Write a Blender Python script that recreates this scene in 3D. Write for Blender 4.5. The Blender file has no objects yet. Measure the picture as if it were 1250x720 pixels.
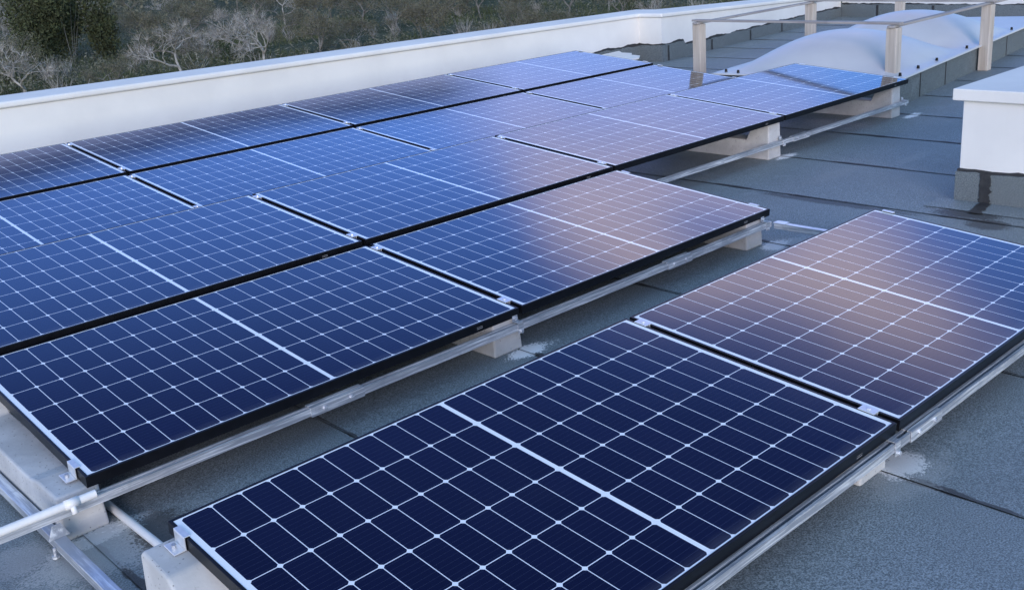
import bpy, bmesh, math, random
from mathutils import Matrix, Vector, noise as mnoise
R = math.radians
sc = bpy.context.scene
col = sc.collection

# ------------------------------------------------------------------ camera
cam_d = bpy.data.cameras.new('camera')
cam = bpy.data.objects.new('camera', cam_d); col.objects.link(cam)
def rotm(a, ax): return Matrix.Rotation(a, 3, ax)
RC = rotm(R(-41.8564), 'Z') @ rotm(R(71.7801), 'X') @ rotm(R(-4.4051), 'Z')
cam.matrix_world = Matrix.Translation((-2.608, -1.2778, 1.5848)) @ RC.to_4x4()
cam_d.sensor_fit = 'HORIZONTAL'; cam_d.sensor_width = 36.0
cam_d.lens = 1253.53 / 1250 * 36
cam_d.shift_x = -.0014; cam_d.shift_y = -.0168
cam_d.clip_start = .05; cam_d.clip_end = 2000
sc.camera = cam

# ------------------------------------------------------------------ light
SUN_AZ, SUN_EL = 228.0, 12.0           # degrees ccw from +x: behind the camera
world = bpy.data.worlds.new('World'); sc.world = world; world.use_nodes = True
def build_world():
    nt = world.node_tree; N = nt.nodes; Lk = nt.links; N.clear()
    def nd(t, **kw):
        n = N.new(t)
        for k, v in kw.items(): setattr(n, k, v)
        return n
    def math_(op, a, b=None, c=None, clamp=False):
        n = nd('ShaderNodeMath', operation=op); n.use_clamp = clamp
        for i, v in enumerate((a, b, c)):
            if v is None: continue
            if isinstance(v, (int, float)): n.inputs[i].default_value = v
            else: Lk.new(v, n.inputs[i])
        return n.outputs[0]
    def mix(f, a, b, bt='MIX'):
        n = nd('ShaderNodeMix', data_type='RGBA', blend_type=bt)
        for i, v in ((0, f), (6, a), (7, b)):
            if isinstance(v, (int, float)): n.inputs[i].default_value = v
            elif isinstance(v, tuple): n.inputs[i].default_value = (*v, 1)
            else: Lk.new(v, n.inputs[i])
        return n.outputs[2]
    sky = nd('ShaderNodeTexSky'); sky.sky_type = 'NISHITA'; sky.sun_disc = False
    sky.sun_elevation = R(SUN_EL); sky.sun_rotation = R(90 - SUN_AZ)
    sky.air_density = 1.0; sky.dust_density = .3; sky.ozone_density = 2.5
    tc = nd('ShaderNodeTexCoord'); sp = nd('ShaderNodeSeparateXYZ'); Lk.new(tc.outputs['Generated'], sp.inputs[0])
    az = math_('MULTIPLY', math_('ARCTAN2', sp.outputs[1], sp.outputs[0]), 180 / math.pi)
    el = math_('MULTIPLY', math_('ARCSINE', sp.outputs[2]), 180 / math.pi)
    no = nd('ShaderNodeTexNoise'); no.inputs['Scale'].default_value = 5.0; no.inputs['Detail'].default_value = 4; no.inputs['Roughness'].default_value = .55
    Lk.new(tc.outputs['Generated'], no.inputs['Vector'])
    nz = math_('SUBTRACT', no.outputs[0], .5)
    def smooth(x, lo, hi):
        n = nd('ShaderNodeMapRange'); n.interpolation_type = 'SMOOTHSTEP'
        n.inputs[1].default_value = lo; n.inputs[2].default_value = hi; Lk.new(x, n.inputs[0]); return n.outputs[0]
    # evening sky, deepest blue in the clear patch opposite the sun
    base = mix(1.0, sky.outputs[0], (.98, 1.0, 1.10), 'MULTIPLY')
    base = mix(smooth(el, 40.0, 62.0), base, mix(1.0, base, (2.6, 2.1, 1.55), 'MULTIPLY'))   # unseen overhead veil, added to brighten the roof and white surfaces
    clear = mix(1.0, sky.outputs[0], (.56, .72, 1.34), 'MULTIPLY')
    clear = mix(smooth(el, 23.0, 34.0), clear, mix(1.0, clear, (.46, .39, .46), 'MULTIPLY'))
    dn = nd('ShaderNodeVectorMath', operation='DOT_PRODUCT'); Lk.new(tc.outputs['Generated'], dn.inputs[0])
    ca, ce = math.radians(48), math.radians(22)
    dn.inputs[1].default_value = (math.cos(ca) * math.cos(ce), math.sin(ca) * math.cos(ce), math.sin(ce))
    base = mix(smooth(dn.outputs['Value'], .70, .90), base, clear)
    # the lowest few degrees are a little duller
    base = mix(math_('SUBTRACT', 1.0, smooth(el, 9.0, 17.8)), base, mix(1.0, base, (.46, .60, .58), 'MULTIPLY'))
    # a pink lit cloud opposite the low sun
    a1 = math_('DIVIDE', math_('ADD', math_('SUBTRACT', az, math_('SUBTRACT', 53.5, math_('MULTIPLY', el, .95))), math_('MULTIPLY', nz, 8.0)), 12.5)
    a2 = math_('MULTIPLY', a1, a1); a6 = math_('MULTIPLY', math_('MULTIPLY', a2, a2), a2)
    e0 = math_('ADD', math_('SUBTRACT', el, 23.6), math_('MULTIPLY', nz, 5.0))
    e1 = math_('MAXIMUM', math_('DIVIDE', e0, 3.4), math_('DIVIDE', e0, -8.2))
    g = math_('EXPONENT', math_('MULTIPLY', math_('ADD', a6, math_('MULTIPLY', e1, e1)), -1.0))
    h1 = math_('DIVIDE', math_('ADD', math_('SUBTRACT', az, 33.5), math_('MULTIPLY', nz, 6.0)), 5.0)
    h2 = math_('DIVIDE', math_('SUBTRACT', el, 21.9), 1.6)
    hole = math_('EXPONENT', math_('MULTIPLY', math_('ADD', math_('MULTIPLY', h1, h1), math_('MULTIPLY', h2, h2)), -1.0))
    g = math_('MULTIPLY', g, math_('SUBTRACT', 1.0, math_('MULTIPLY', hole, .7)))
    out = mix(math_('MULTIPLY', g, .95, clamp=True), base, mix(smooth(el, 17.0, 23.5), PINK_LO, PINK))
    # a slate grey cloud bank low in the sky
    eb = math_('ADD', math_('MULTIPLY', az, .165), 8.15)
    df = math_('ADD', math_('SUBTRACT', eb, el), math_('MULTIPLY', nz, .6))
    f = math_('ADD', math_('DIVIDE', df, .40), .5, clamp=True)
    f = math_('MULTIPLY', f, math_('MULTIPLY', math_('SUBTRACT', az, 46.0), .25, clamp=True))
    f = math_('MULTIPLY', f, math_('LESS_THAN', az, 150.0))
    low = math_('DIVIDE', math_('SUBTRACT', df, 1.05), .6, clamp=True)
    grey = mix(low, GREY_HI, GREY_LO)
    out = mix(math_('MULTIPLY', f, .96), out, grey)
    bg = N.new('ShaderNodeBackground'); Lk.new(out, bg.inputs[0]); bg.inputs[1].default_value = SKY_STRENGTH
    ou = N.new('ShaderNodeOutputWorld'); Lk.new(bg.outputs[0], ou.inputs[0])
SKY_STRENGTH = .12
PINK = (6.7, 5.6, 6.5); PINK_LO = (4.3, 3.85, 5.0); GREY_HI = (.10, .14, .36); GREY_LO = (2.5, 2.9, 4.8)
build_world()
sun_d = bpy.data.lights.new('evening_sun', 'SUN'); sun = bpy.data.objects.new('evening_sun', sun_d); col.objects.link(sun)
sun_d.energy = .85; sun_d.angle = R(30); sun_d.color = (1.0, .85, .86)
_d = Vector((math.cos(R(SUN_AZ)) * math.cos(R(SUN_EL)), math.sin(R(SUN_AZ)) * math.cos(R(SUN_EL)), math.sin(R(SUN_EL))))
sun.rotation_euler = _d.to_track_quat('Z', 'Y').to_euler()
vs = sc.view_settings
vs.view_transform = 'Standard'; vs.look = 'None'; vs.gamma = 1; vs.use_curve_mapping = False
vs.exposure = 1.52
sc.cycles.use_denoising = True
sc.cycles.max_bounces = 6

# ------------------------------------------------------------------ helpers
def tag(o, label=None, cat=None, group=None, kind=None):
    if label: o['label'] = label
    if cat: o['category'] = cat
    if group: o['group'] = group
    if kind: o['kind'] = kind
    return o
def empty(name, loc=(0, 0, 0), rot=(0, 0, 0)):
    o = bpy.data.objects.new(name, None); o.empty_display_size = .1
    o.location = loc; o.rotation_euler = rot; col.objects.link(o); return o
def link(name, me, mat, parent=None):
    o = bpy.data.objects.new(name, me); col.objects.link(o)
    if mat is not None and not me.materials: me.materials.append(mat)
    if parent: o.parent = parent
    return o
def copy_tree(o, parent=None):
    c = o.copy(); col.objects.link(c); c.parent = parent
    for ch in list(o.children): copy_tree(ch, c)
    return c
class MB:
    def __init__(s): s.bm = bmesh.new()
    def quad(s, *p): return s.bm.faces.new([s.bm.verts.new(q) for q in p])
    def box(s, x0, x1, y0, y1, z0, z1, M=None):
        v = [s.bm.verts.new(p) for p in ((x0,y0,z0),(x1,y0,z0),(x1,y1,z0),(x0,y1,z0),(x0,y0,z1),(x1,y0,z1),(x1,y1,z1),(x0,y1,z1))]
        if M is not None:
            for q in v: q.co = M @ q.co
        for f in ((3,2,1,0),(4,5,6,7),(0,1,5,4),(1,2,6,5),(2,3,7,6),(3,0,4,7)): s.bm.faces.new([v[i] for i in f])
        return s
    def prism(s, prof, axis, a, b):
        # prof: list of 2d points, extruded along axis 'X' (pts are y,z) or 'Y' (x,z) or 'Z' (x,y)
        def P(q, t):
            return {'X': (t, q[0], q[1]), 'Y': (q[0], t, q[1]), 'Z': (q[0], q[1], t)}[axis]
        A = [s.bm.verts.new(P(q, a)) for q in prof]; B = [s.bm.verts.new(P(q, b)) for q in prof]
        n = len(prof)
        s.bm.faces.new(A); s.bm.faces.new(B[::-1])
        for i in range(n): s.bm.faces.new((A[i], B[i], B[(i+1) % n], A[(i+1) % n]))
        return s
    def tube(s, pts, rad, n=8, cap=True):
        pts = [Vector(p) for p in pts]
        if not isinstance(rad, (list, tuple)): rad = [rad] * len(pts)
        rings = []; up0 = None
        for i, p in enumerate(pts):
            t = (pts[min(i+1, len(pts)-1)] - pts[max(i-1, 0)]).normalized()
            up = Vector((0,0,1)) if abs(t.z) < .95 else Vector((1,0,0))
            a = t.cross(up).normalized(); b = t.cross(a).normalized()
            rings.append([s.bm.verts.new(p + rad[i] * (math.cos(2*math.pi*k/n) * a + math.sin(2*math.pi*k/n) * b)) for k in range(n)])
        for r0, r1 in zip(rings, rings[1:]):
            for k in range(n): s.bm.faces.new((r0[k], r0[(k+1) % n], r1[(k+1) % n], r1[k]))
        if cap and n > 2: s.bm.faces.new(rings[0]); s.bm.faces.new(rings[-1][::-1])
        return s
    def build(s, name, mat, parent=None, bevel=0, seg=1, smooth=False):
        bmesh.ops.recalc_face_normals(s.bm, faces=s.bm.faces)
        if bevel:
            es = [e for e in s.bm.edges if len(e.link_faces) == 2 and e.calc_face_angle() > .35]
            bmesh.ops.bevel(s.bm, geom=es, offset=bevel, segments=seg, affect='EDGES', profile=.5, clamp_overlap=True)
        me = bpy.data.meshes.new(name); s.bm.to_mesh(me); s.bm.free()
        if smooth:
            for f in me.polygons: f.use_smooth = True
        return link(name, me, mat, parent)

# ------------------------------------------------------------------ materials
class Mat:
    def __init__(s, name):
        s.m = bpy.data.materials.new(name); s.m.use_nodes = True; s.nt = s.m.node_tree
        s.b = s.nt.nodes['Principled BSDF']; s._tc = None
    def nd(s, t, **kw):
        n = s.nt.nodes.new(t)
        for k, v in kw.items(): setattr(n, k, v)
        return n
    def lk(s, a, b): s.nt.links.new(a, b)
    def tc(s, o='Object'):
        if not s._tc: s._tc = s.nd('ShaderNodeTexCoord')
        return s._tc.outputs[o]
    def math(s, op, a, b=None, c=None, clamp=False):
        n = s.nd('ShaderNodeMath', operation=op); n.use_clamp = clamp
        for i, v in enumerate((a, b, c)):
            if v is None: continue
            if isinstance(v, (int, float)): n.inputs[i].default_value = v
            else: s.lk(v, n.inputs[i])
        return n.outputs[0]
    def mix(s, f, a, b, bt='MIX'):
        n = s.nd('ShaderNodeMix', data_type='RGBA', blend_type=bt)
        for i, v in ((0, f), (6, a), (7, b)):
            if isinstance(v, (int, float)): n.inputs[i].default_value = v
            elif isinstance(v, tuple): n.inputs[i].default_value = (*v[:3], 1)
            else: s.lk(v, n.inputs[i])
        return n.outputs[2]
    def noise(s, scale, detail=3, rough=.5, vec=None, dist=0):
        n = s.nd('ShaderNodeTexNoise'); n.inputs['Scale'].default_value = scale; n.inputs['Detail'].default_value = detail
        n.inputs['Roughness'].default_value = rough; n.inputs['Distortion'].default_value = dist
        s.lk(vec if vec is not None else s.tc(), n.inputs['Vector']); return n.outputs[0]
    def ramp(s, f, stops):
        n = s.nd('ShaderNodeValToRGB'); e = n.color_ramp.elements
        while len(e) < len(stops): e.new(.5)
        for q, (p, c) in zip(e, stops): q.position = p; q.color = (*c, 1) if isinstance(c, tuple) else (c, c, c, 1)
        s.lk(f, n.inputs[0]); return n.outputs[0]
    def step(s, x, lo, hi):
        n = s.nd('ShaderNodeMapRange'); n.interpolation_type = 'SMOOTHSTEP'
        n.inputs[1].default_value = lo; n.inputs[2].default_value = hi; s.lk(x, n.inputs[0]); return n.outputs[0]
    def bump(s, h, strength=.3, dist=.01):
        n = s.nd('ShaderNodeBump'); n.inputs['Strength'].default_value = strength; n.inputs['Distance'].default_value = dist
        s.lk(h, n.inputs['Height']); s.lk(n.outputs[0], s.b.inputs['Normal'])
    def set(s, color=None, rough=None, metal=None, spec=None):
        for k, v in (('Base Color', color), ('Roughness', rough), ('Metallic', metal), ('Specular IOR Level', spec)):
            if v is None: continue
            if isinstance(v, tuple): s.b.inputs[k].default_value = (*v[:3], 1)
            elif isinstance(v, (int, float)): s.b.inputs[k].default_value = v
            else: s.lk(v, s.b.inputs[k])
        return s.m

L, S, GAP = 1.755, 1.038, .02
P = L + GAP
FR = .035

def mat_cells():
    m = Mat('solar_cells')
    sp = m.nd('ShaderNodeSeparateXYZ'); m.lk(m.tc(), sp.inputs[0])
    p, q, mid = .0845, .1685, .0065
    a = m.math('SUBTRACT', m.math('ABSOLUTE', m.math('SUBTRACT', sp.outputs[0], L/2)), mid)
    mv = (S - 6*q) / 2
    b = m.math('SUBTRACT', sp.outputs[1], mv)
    ta = m.math('DIVIDE', a, p); tb = m.math('DIVIDE', b, q)
    def linedist(t, w): return m.math('MULTIPLY', m.math('ABSOLUTE', m.math('SUBTRACT', m.math('FRACT', m.math('ADD', t, .5)), .5)), w)
    du, dv = linedist(ta, p), linedist(tb, q)
    w = m.math('LESS_THAN', du, .0012)
    w = m.math('MAXIMUM', w, m.math('LESS_THAN', dv, .00135))
    w = m.math('MAXIMUM', w, m.math('LESS_THAN', m.math('ADD', du, dv), .0098))
    w = m.math('MAXIMUM', w, m.math('LESS_THAN', a, 0.0))
    w = m.math('MAXIMUM', w, m.math('GREATER_THAN', a, 10*p))
    w = m.math('MAXIMUM', w, m.math('LESS_THAN', b, 0.0))
    w = m.math('MAXIMUM', w, m.math('GREATER_THAN', b, 6*q))
    # thin busbar wires along the long side, nine per cell
    bb = m.math('LESS_THAN', linedist(m.math('ADD', m.math('MULTIPLY', tb, 9.0), .5), q/9), .00035)
    # each half cell a slightly different blue
    fl = m.nd('ShaderNodeCombineXYZ'); m.lk(m.math('FLOOR', m.math('DIVIDE', m.math('SUBTRACT', sp.outputs[0], L/2), p)), fl.inputs[0]); m.lk(m.math('FLOOR', tb), fl.inputs[1])
    wn = m.nd('ShaderNodeTexWhiteNoise'); m.lk(fl.outputs[0], wn.inputs['Vector'])
    cell = m.mix(wn.outputs['Value'], (.0022, .0030, .015), (.0034, .0044, .021))
    cell = m.mix(m.math('MULTIPLY', bb, .30), cell, (.10, .12, .18))
    dust = m.noise(3.0, 4, .6)
    cellc = m.mix(m.math('MULTIPLY', m.step(dust, .45, .8), .010), cell, (.30, .30, .30))
    c = m.mix(w, cellc, (.86, .89, .92))
    edge = m.math('SUBTRACT', 1.0, m.step(m.math('ADD', sp.outputs[1], m.math('MULTIPLY', m.math('SUBTRACT', m.noise(7, 4, .6), .5), .05)), .012, .055))
    vr_ = m.nd('ShaderNodeTexVoronoi'); vr_.inputs['Scale'].default_value = 26; m.lk(m.tc(), vr_.inputs['Vector'])
    spots = m.math('MULTIPLY', m.math('SUBTRACT', 1.0, m.step(vr_.outputs['Distance'], .05, .12)), m.step(m.noise(2.2, 2), .58, .66))
    c = m.mix(m.math('ADD', m.math('MULTIPLY', edge, .07), m.math('MULTIPLY', spots, .05), clamp=True), c, (.34, .33, .31))
    fine = m.noise(160, 2)
    m.set(c, m.math('ADD', .05, m.math('MULTIPLY', dust, .05)), 0, .5)
    return m.m
def simple(name, c0, c1, rough, scale=8, metal=0, spec=.5, bump=0, bs=60, detail=4):
    m = Mat(name)
    m.set(m.mix(m.step(m.noise(scale, detail, .6), .3, .7), c0, c1), rough, metal, spec)
    if bump: m.bump(m.noise(bs, 4, .6), bump, .004)
    return m.m
def mat_galv(name, scl):
    m = Mat(name)
    v = m.nd('ShaderNodeTexVoronoi'); v.inputs['Scale'].default_value = 95; m.lk(m.tc(), v.inputs['Vector'])
    mp = m.nd('ShaderNodeMapping'); mp.inputs['Scale'].default_value = scl; m.lk(m.tc(), mp.inputs[0])
    st = m.noise(1.0, 5, .65, mp.outputs[0])
    pt = m.noise(14, 4, .6)
    c = m.mix(m.step(st, .42, .66), (.36, .39, .44), (.84, .87, .90))
    c = m.mix(m.math('MULTIPLY', m.step(pt, .52, .66), .4), c, (.30, .33, .38))
    sep = m.nd('ShaderNodeSeparateColor'); m.lk(v.outputs['Color'], sep.inputs[0])
    r = m.math('ADD', .30, m.math('MULTIPLY', sep.outputs[0], .06))
    m.set(c, r, .42); m.bump(st, .05, .001)
    return m.m
def mat_concrete():
    m = Mat('cast_concrete')
    n1 = m.noise(6, 5, .6); n2 = m.noise(45, 4, .6)
    c = m.mix(m.step(n1, .35, .68), (.43, .435, .44), (.55, .555, .56))
    c = m.mix(m.math('MULTIPLY', m.step(n2, .62, .72), .55), c, (.29, .29, .29))
    v = m.nd('ShaderNodeTexVoronoi'); v.inputs['Scale'].default_value = 55; m.lk(m.tc(), v.inputs['Vector'])
    pits = m.step(v.outputs['Distance'], .10, .16)
    c = m.mix(pits, (.24, .24, .24), c)
    m.set(c, .9, 0, .3); m.bump(m.math('ADD', n2, m.math('MULTIPLY', pits, .6)), .25, .004)
    return m.m
def mat_plaster():
    m = Mat('white_plaster')
    n1 = m.noise(1.6, 5, .6); n2 = m.noise(120, 3, .6)
    mp = m.nd('ShaderNodeMapping'); mp.inputs['Scale'].default_value = (7, 7, .5); m.lk(m.tc(), mp.inputs[0])
    st = m.noise(1.0, 4, .6, mp.outputs[0])
    c = m.mix(m.step(n1, .3, .7), (.66, .655, .645), (.73, .725, .71))
    c = m.mix(m.math('MULTIPLY', m.step(st, .55, .85), .13), c, (.48, .47, .44))
    m.set(c, .85, 0, .3); m.bump(n2, .15, .003)
    return m.m
def mat_membrane(seams=True, stains=(), streaks=()):
    m = Mat('slate_membrane' if seams else 'membrane_upturn')
    g1 = m.noise(210, 3, .75); g2 = m.noise(95, 3, .6); g3 = m.noise(1.1, 5, .6); g4 = m.noise(4.5, 4, .6)
    k_ = .6 if seams is False else .95  # upturn copy darker: shade of the upright faces put into its colour
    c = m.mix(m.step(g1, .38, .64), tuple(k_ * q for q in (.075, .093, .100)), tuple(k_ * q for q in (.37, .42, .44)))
    c = m.mix(m.math('MULTIPLY', m.step(g2, .35, .7), .35), c, (.155, .19, .205))
    c = m.mix(m.math('MULTIPLY', m.step(g3, .40, .72), .35), c, (.115, .135, .14))
    c = m.mix(m.math('MULTIPLY', m.step(g4, .60, .74), .22), c, (.36, .40, .42))
    sp = m.nd('ShaderNodeSeparateXYZ'); m.lk(m.tc(), sp.inputs[0])
    X, Y = sp.outputs[0], sp.outputs[1]
    if seams:
        wob = m.math('MULTIPLY', m.math('SUBTRACT', m.noise(2.2, 4, .6), .5), .035)
        t = m.math('DIVIDE', m.math('ADD', m.math('ADD', X, wob), .012), SEAM)
        d = m.math('MULTIPLY', m.math('ABSOLUTE', m.math('SUBTRACT', m.math('FRACT', m.math('ADD', t, .5)), .5)), SEAM)
        wd = m.math('ADD', .0035, m.math('MULTIPLY', m.step(m.noise(2.6, 3, .6), .46, .78), .030))
        wd = m.math('ADD', wd, m.math('MULTIPLY', m.math('SUBTRACT', m.noise(40, 3, .6), .5), .012))
        f = m.math('SUBTRACT', 1.0, m.step(m.math('SUBTRACT', d, wd), -.003, .003))
        c = m.mix(m.math('MULTIPLY', f, .9), c, (.042, .040, .042))
    n5 = m.noise(9, 5, .65); n6 = m.noise(110, 3, .7)
    def ell(x, y, rx, ry):
        a = m.math('DIVIDE', m.math('SUBTRACT', X, x), rx); b = m.math('DIVIDE', m.math('SUBTRACT', Y, y), ry)
        d = m.math('SQRT', m.math('ADD', m.math('MULTIPLY', a, a), m.math('MULTIPLY', b, b)))
        return m.math('ADD', d, m.math('ADD', m.math('MULTIPLY', m.math('SUBTRACT', n5, .5), 1.3), m.math('MULTIPLY', m.math('SUBTRACT', n6, .5), 1.9)))
    for x, y, rx, ry, colr, k in stains:
        f = m.math('SUBTRACT', 1.0, m.step(ell(x, y, rx, ry), .70, 1.0))
        c = m.mix(m.math('MULTIPLY', f, k), c, colr)
    m.set(c, .62, 0, .55); m.bump(m.math('ADD', g1, m.math('MULTIPLY', g2, .5)), .45, .004)
    return m.m
SEAM = .893
LIME = (.88, .88, .87); BIT = (.028, .027, .028)
STAINS = [
    (.045, .0, .10, .07, LIME, .95), (.02, -.03, .2, .11, (.40, .41, .41), .35),
    (.0, 1.565, .12, .055, LIME, .97), (1.74, 1.55, .11, .06, LIME, .9), (1.78, 1.5, .2, .1, (.35, .36, .36), .5),
    (3.56, 2.66, .12, .05, LIME, .9), (5.30, 2.61, .13, .05, LIME, .9),
    (-1.76, 1.57, .17, .05, LIME, .9), (-1.80, 1.48, .22, .16, (.40, .41, .41), .65), (-1.98, 1.62, .10, .10, (.36, .37, .37), .55),
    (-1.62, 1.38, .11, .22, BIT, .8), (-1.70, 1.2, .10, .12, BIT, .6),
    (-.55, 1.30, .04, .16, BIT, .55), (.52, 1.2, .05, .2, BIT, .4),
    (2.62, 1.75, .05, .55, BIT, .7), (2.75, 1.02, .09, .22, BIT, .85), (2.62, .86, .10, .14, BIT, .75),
    (3.9, 1.9, .25, .06, (.30, .31, .31), .35), (3.2, 2.1, .3, .08, (.27, .28, .28), .3),
]
M_CELL = mat_cells()
M_FRAME = simple('black_anodised', (.0035, .0038, .0055), (.006, .0064, .009), .34, 30, spec=.22)
M_BACK = simple('backsheet', (.045, .047, .05), (.06, .062, .066), .6)  # underside coloured dark to deepen the shade beneath the panels
M_ALU = simple('bright_aluminium', (.72, .73, .75), (.80, .81, .83), .38, 40, metal=.6)
M_STICK = simple('pale_sticker', (.16, .16, .17), (.26, .26, .27), .5)
M_GALV = mat_galv('galvanised_steel', (4, 120, 120)); M_GALVY = mat_galv('galvanised_strut', (40, 2.5, 40)); M_CONC = mat_concrete(); M_PLAS = mat_plaster()
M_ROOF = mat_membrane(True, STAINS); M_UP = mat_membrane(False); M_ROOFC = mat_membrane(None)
M_BIT = simple('bitumen_seal', (.022, .022, .024), (.04, .039, .04), .55, 30, bump=.3)
M_PVC = simple('white_pvc', (.70, .70, .69), (.76, .76, .75), .45, 20)
M_WOODV = None
def mat_wood(name, ax, c0, c1, c2):
    m = Mat(name)
    mp = m.nd('ShaderNodeMapping'); sc_ = [28, 28, 28]; sc_[ax] = 1.6; mp.inputs['Scale'].default_value = sc_; m.lk(m.tc(), mp.inputs[0])
    g = m.noise(1.0, 5, .6, mp.outputs[0], .4); k = m.noise(7, 3)
    c = m.mix(m.step(g, .35, .68), c0, c1); c = m.mix(m.math('MULTIPLY', m.step(k, .58, .75), .5), c, c2)
    m.set(c, .85, 0, .3); m.bump(g, .3, .004); return m.m
M_POST = mat_wood('weathered_post', 2, (.40, .35, .30), (.52, .47, .42), (.30, .27, .25))
M_RAILX = mat_wood('weathered_board', 0, (.26, .24, .24), (.36, .34, .33), (.18, .17, .17))
M_RAILY = mat_wood('weathered_board_cross', 1, (.26, .24, .24), (.36, .34, .33), (.18, .17, .17))
M_DOME = simple('opal_acrylic', (.51, .51, .52), (.54, .54, .55), .38, 3, spec=.4)
M_FLANGE = M_DOME

# ------------------------------------------------------------------ ground and roof
ZG = -4.5
def build_field():
    bm = bmesh.new(); rnd = random.Random(3)
    bmesh.ops.create_grid(bm, x_segments=90, y_segments=90, size=700)
    for v in bm.verts:
        v.co.x += 150; v.co.y += 250
        v.co.z = ZG + .35 * mnoise.noise(v.co * .03) + max(0, v.co.y - 120) * .004
    me = bpy.data.meshes.new('field'); bm.to_mesh(me); bm.free()
    m = Mat('scrub_field')
    n1 = m.noise(.35, 6, .65); n2 = m.noise(1.5, 6, .75); n3 = m.noise(.05, 3, .5)
    c = m.mix(m.step(n1, .35, .65), (.022, .036, .012), (.060, .070, .036))
    c = m.mix(m.math('MULTIPLY', m.step(n2, .45, .7), .6), c, (.12, .115, .085))
    c = m.mix(m.math('MULTIPLY', m.step(n3, .5, .7), .5), c, (.03, .045, .018))
    m.set(c, .95, 0, .1)
    tag(link('field', me, m.m), kind='structure')
build_field()
def build_roof():
    mb = MB(); k0, k1 = -6, 16
    x_lo, x_hi, y0, y1 = -5.0, 13.4, -4.5, 7.9
    xs = [x_lo] + [k * SEAM for k in range(k0, k1) if x_lo < k * SEAM < x_hi - .1] + [x_hi]
    for a, b in zip(xs, xs[1:]):
        n = 14
        for i in range(n):
            ya, yb = y0 + (y1 - y0) * i / n, y0 + (y1 - y0) * (i + 1) / n
            mb.quad((a - .02, ya, .0035), (b - .02, ya, 0), (b - .02, yb, 0), (a - .02, yb, .0035))
    mb.quad((x_lo, y0, -.3), (x_hi, y0, -.3), (x_hi, y1, -.3), (x_lo, y1, -.3))
    o = mb.build('roof_deck', M_ROOF); tag(o, kind='structure')
    for f in o.data.polygons:
        pass
build_roof()
hw = MB()
hw.box(-5.0, 13.4, -4.5, -4.3, ZG, -.305).box(-5.0, -4.8, -4.3, 7.3, ZG, -.305).box(13.2, 13.4, -4.3, 7.3, ZG, -.305)
o = hw.build('house_walls', M_PLAS); tag(o, 'white plastered house walls carrying the flat roof', 'house')

# ------------------------------------------------------------------ parapets
def wall_strip(mb, pts, thick, z0, ztop, side=1):
    """pts: plan polyline; ztop: height at each point; thickness to the left (side=1) of the walking direction"""
    n = len(pts); offs = []
    for i in range(n):
        p = Vector(pts[i]); d = Vector((0, 0))
        a = (Vector(pts[i]) - Vector(pts[i-1])).normalized() if i else None
        b = (Vector(pts[i+1]) - Vector(pts[i])).normalized() if i < n-1 else None
        na = Vector((-a.y, a.x)) if a else None; nb = Vector((-b.y, b.x)) if b else None
        if na and nb:
            nn = (na + nb).normalized(); nn = nn / max(.3, nn.dot(na))
        else: nn = na or nb
        offs.append(p + nn * thick * side)
    if callable(z0): zb = [z0(p) for p in pts]
    else: zb = [z0] * n
    bm = mb.bm
    A = [(bm.verts.new((*pts[i], zb[i])), bm.verts.new((*pts[i], ztop[i])), bm.verts.new((*offs[i], ztop[i])), bm.verts.new((*offs[i], zb[i]))) for i in range(n)]
    for u, v in zip(A, A[1:]):
        for k in range(4): bm.faces.new((u[k], v[k], v[(k+1) % 4], u[(k+1) % 4]))
    bm.faces.new(A[0]); bm.faces.new(A[-1][::-1])
def shift(pts, d):
    out = []; n = len(pts)
    for i in range(n):
        p = Vector(pts[i])
        a = (Vector(pts[i]) - Vector(pts[i-1])).normalized() if i else None
        b = (Vector(pts[i+1]) - Vector(pts[i])).normalized() if i < n-1 else None
        na = Vector((-a.y, a.x)) if a else None; nb = Vector((-b.y, b.x)) if b else None
        if na and nb: nn = (na + nb).normalized(); nn = nn / max(.3, nn.dot(na))
        else: nn = na or nb
        out.append(tuple(p + nn * d))
    return out
def ragged(pts, step=.05, seed=1):
    out = []; rnd = random.Random(seed)
    for a, b in zip(pts, pts[1:]):
        a, b = Vector(a), Vector(b); n = max(1, int((b - a).length / step))
        for i in range(n): out.append(tuple(a.lerp(b, i / n)))
    out.append(tuple(pts[-1])); return out
PAR = [(-5.0, 7.30), (7.50, 7.30), (7.50, 6.94), (12.85, 7.60)]
# walking +x, the wall body lies to the left (+y): thickness positive
par = empty('parapet_wall', (0, 7.3, 0)); par.location = (0, 0, 0)
tag(par, 'long white plastered parapet wall with flat coping along the back of the roof', 'parapet')
ZT = [.68, .535, .535, .315]
w = MB(); wall_strip(w, PAR, .24, ZG, ZT); w.build('wall', M_PLAS, par)
cp = MB(); wall_strip(cp, shift(PAR, -.05), .34, lambda p: 0, [0]*4)
cp.bm.free(); cp = MB()
def coping(mb, pts, zt, over, width, h):
    front = shift(pts, -over); back = shift(pts, width)
    bm = mb.bm; A = []
    for f, b, z in zip(front, back, zt):
        A.append([bm.verts.new(q) for q in ((*f, z), (*f, z + h), (*b, z + h + .025), (*b, z))])
    for u, v in zip(A, A[1:]):
        for k in range(4): bm.faces.new((u[k], v[k], v[(k+1) % 4], u[(k+1) % 4]))
    bm.faces.new(A[0]); bm.faces.new(A[-1][::-1])
coping(cp, PAR, [z + .002 for z in ZT], .028, .26, .05)
cp.build('coping', M_PLAS, par, bevel=.018, seg=3)
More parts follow.
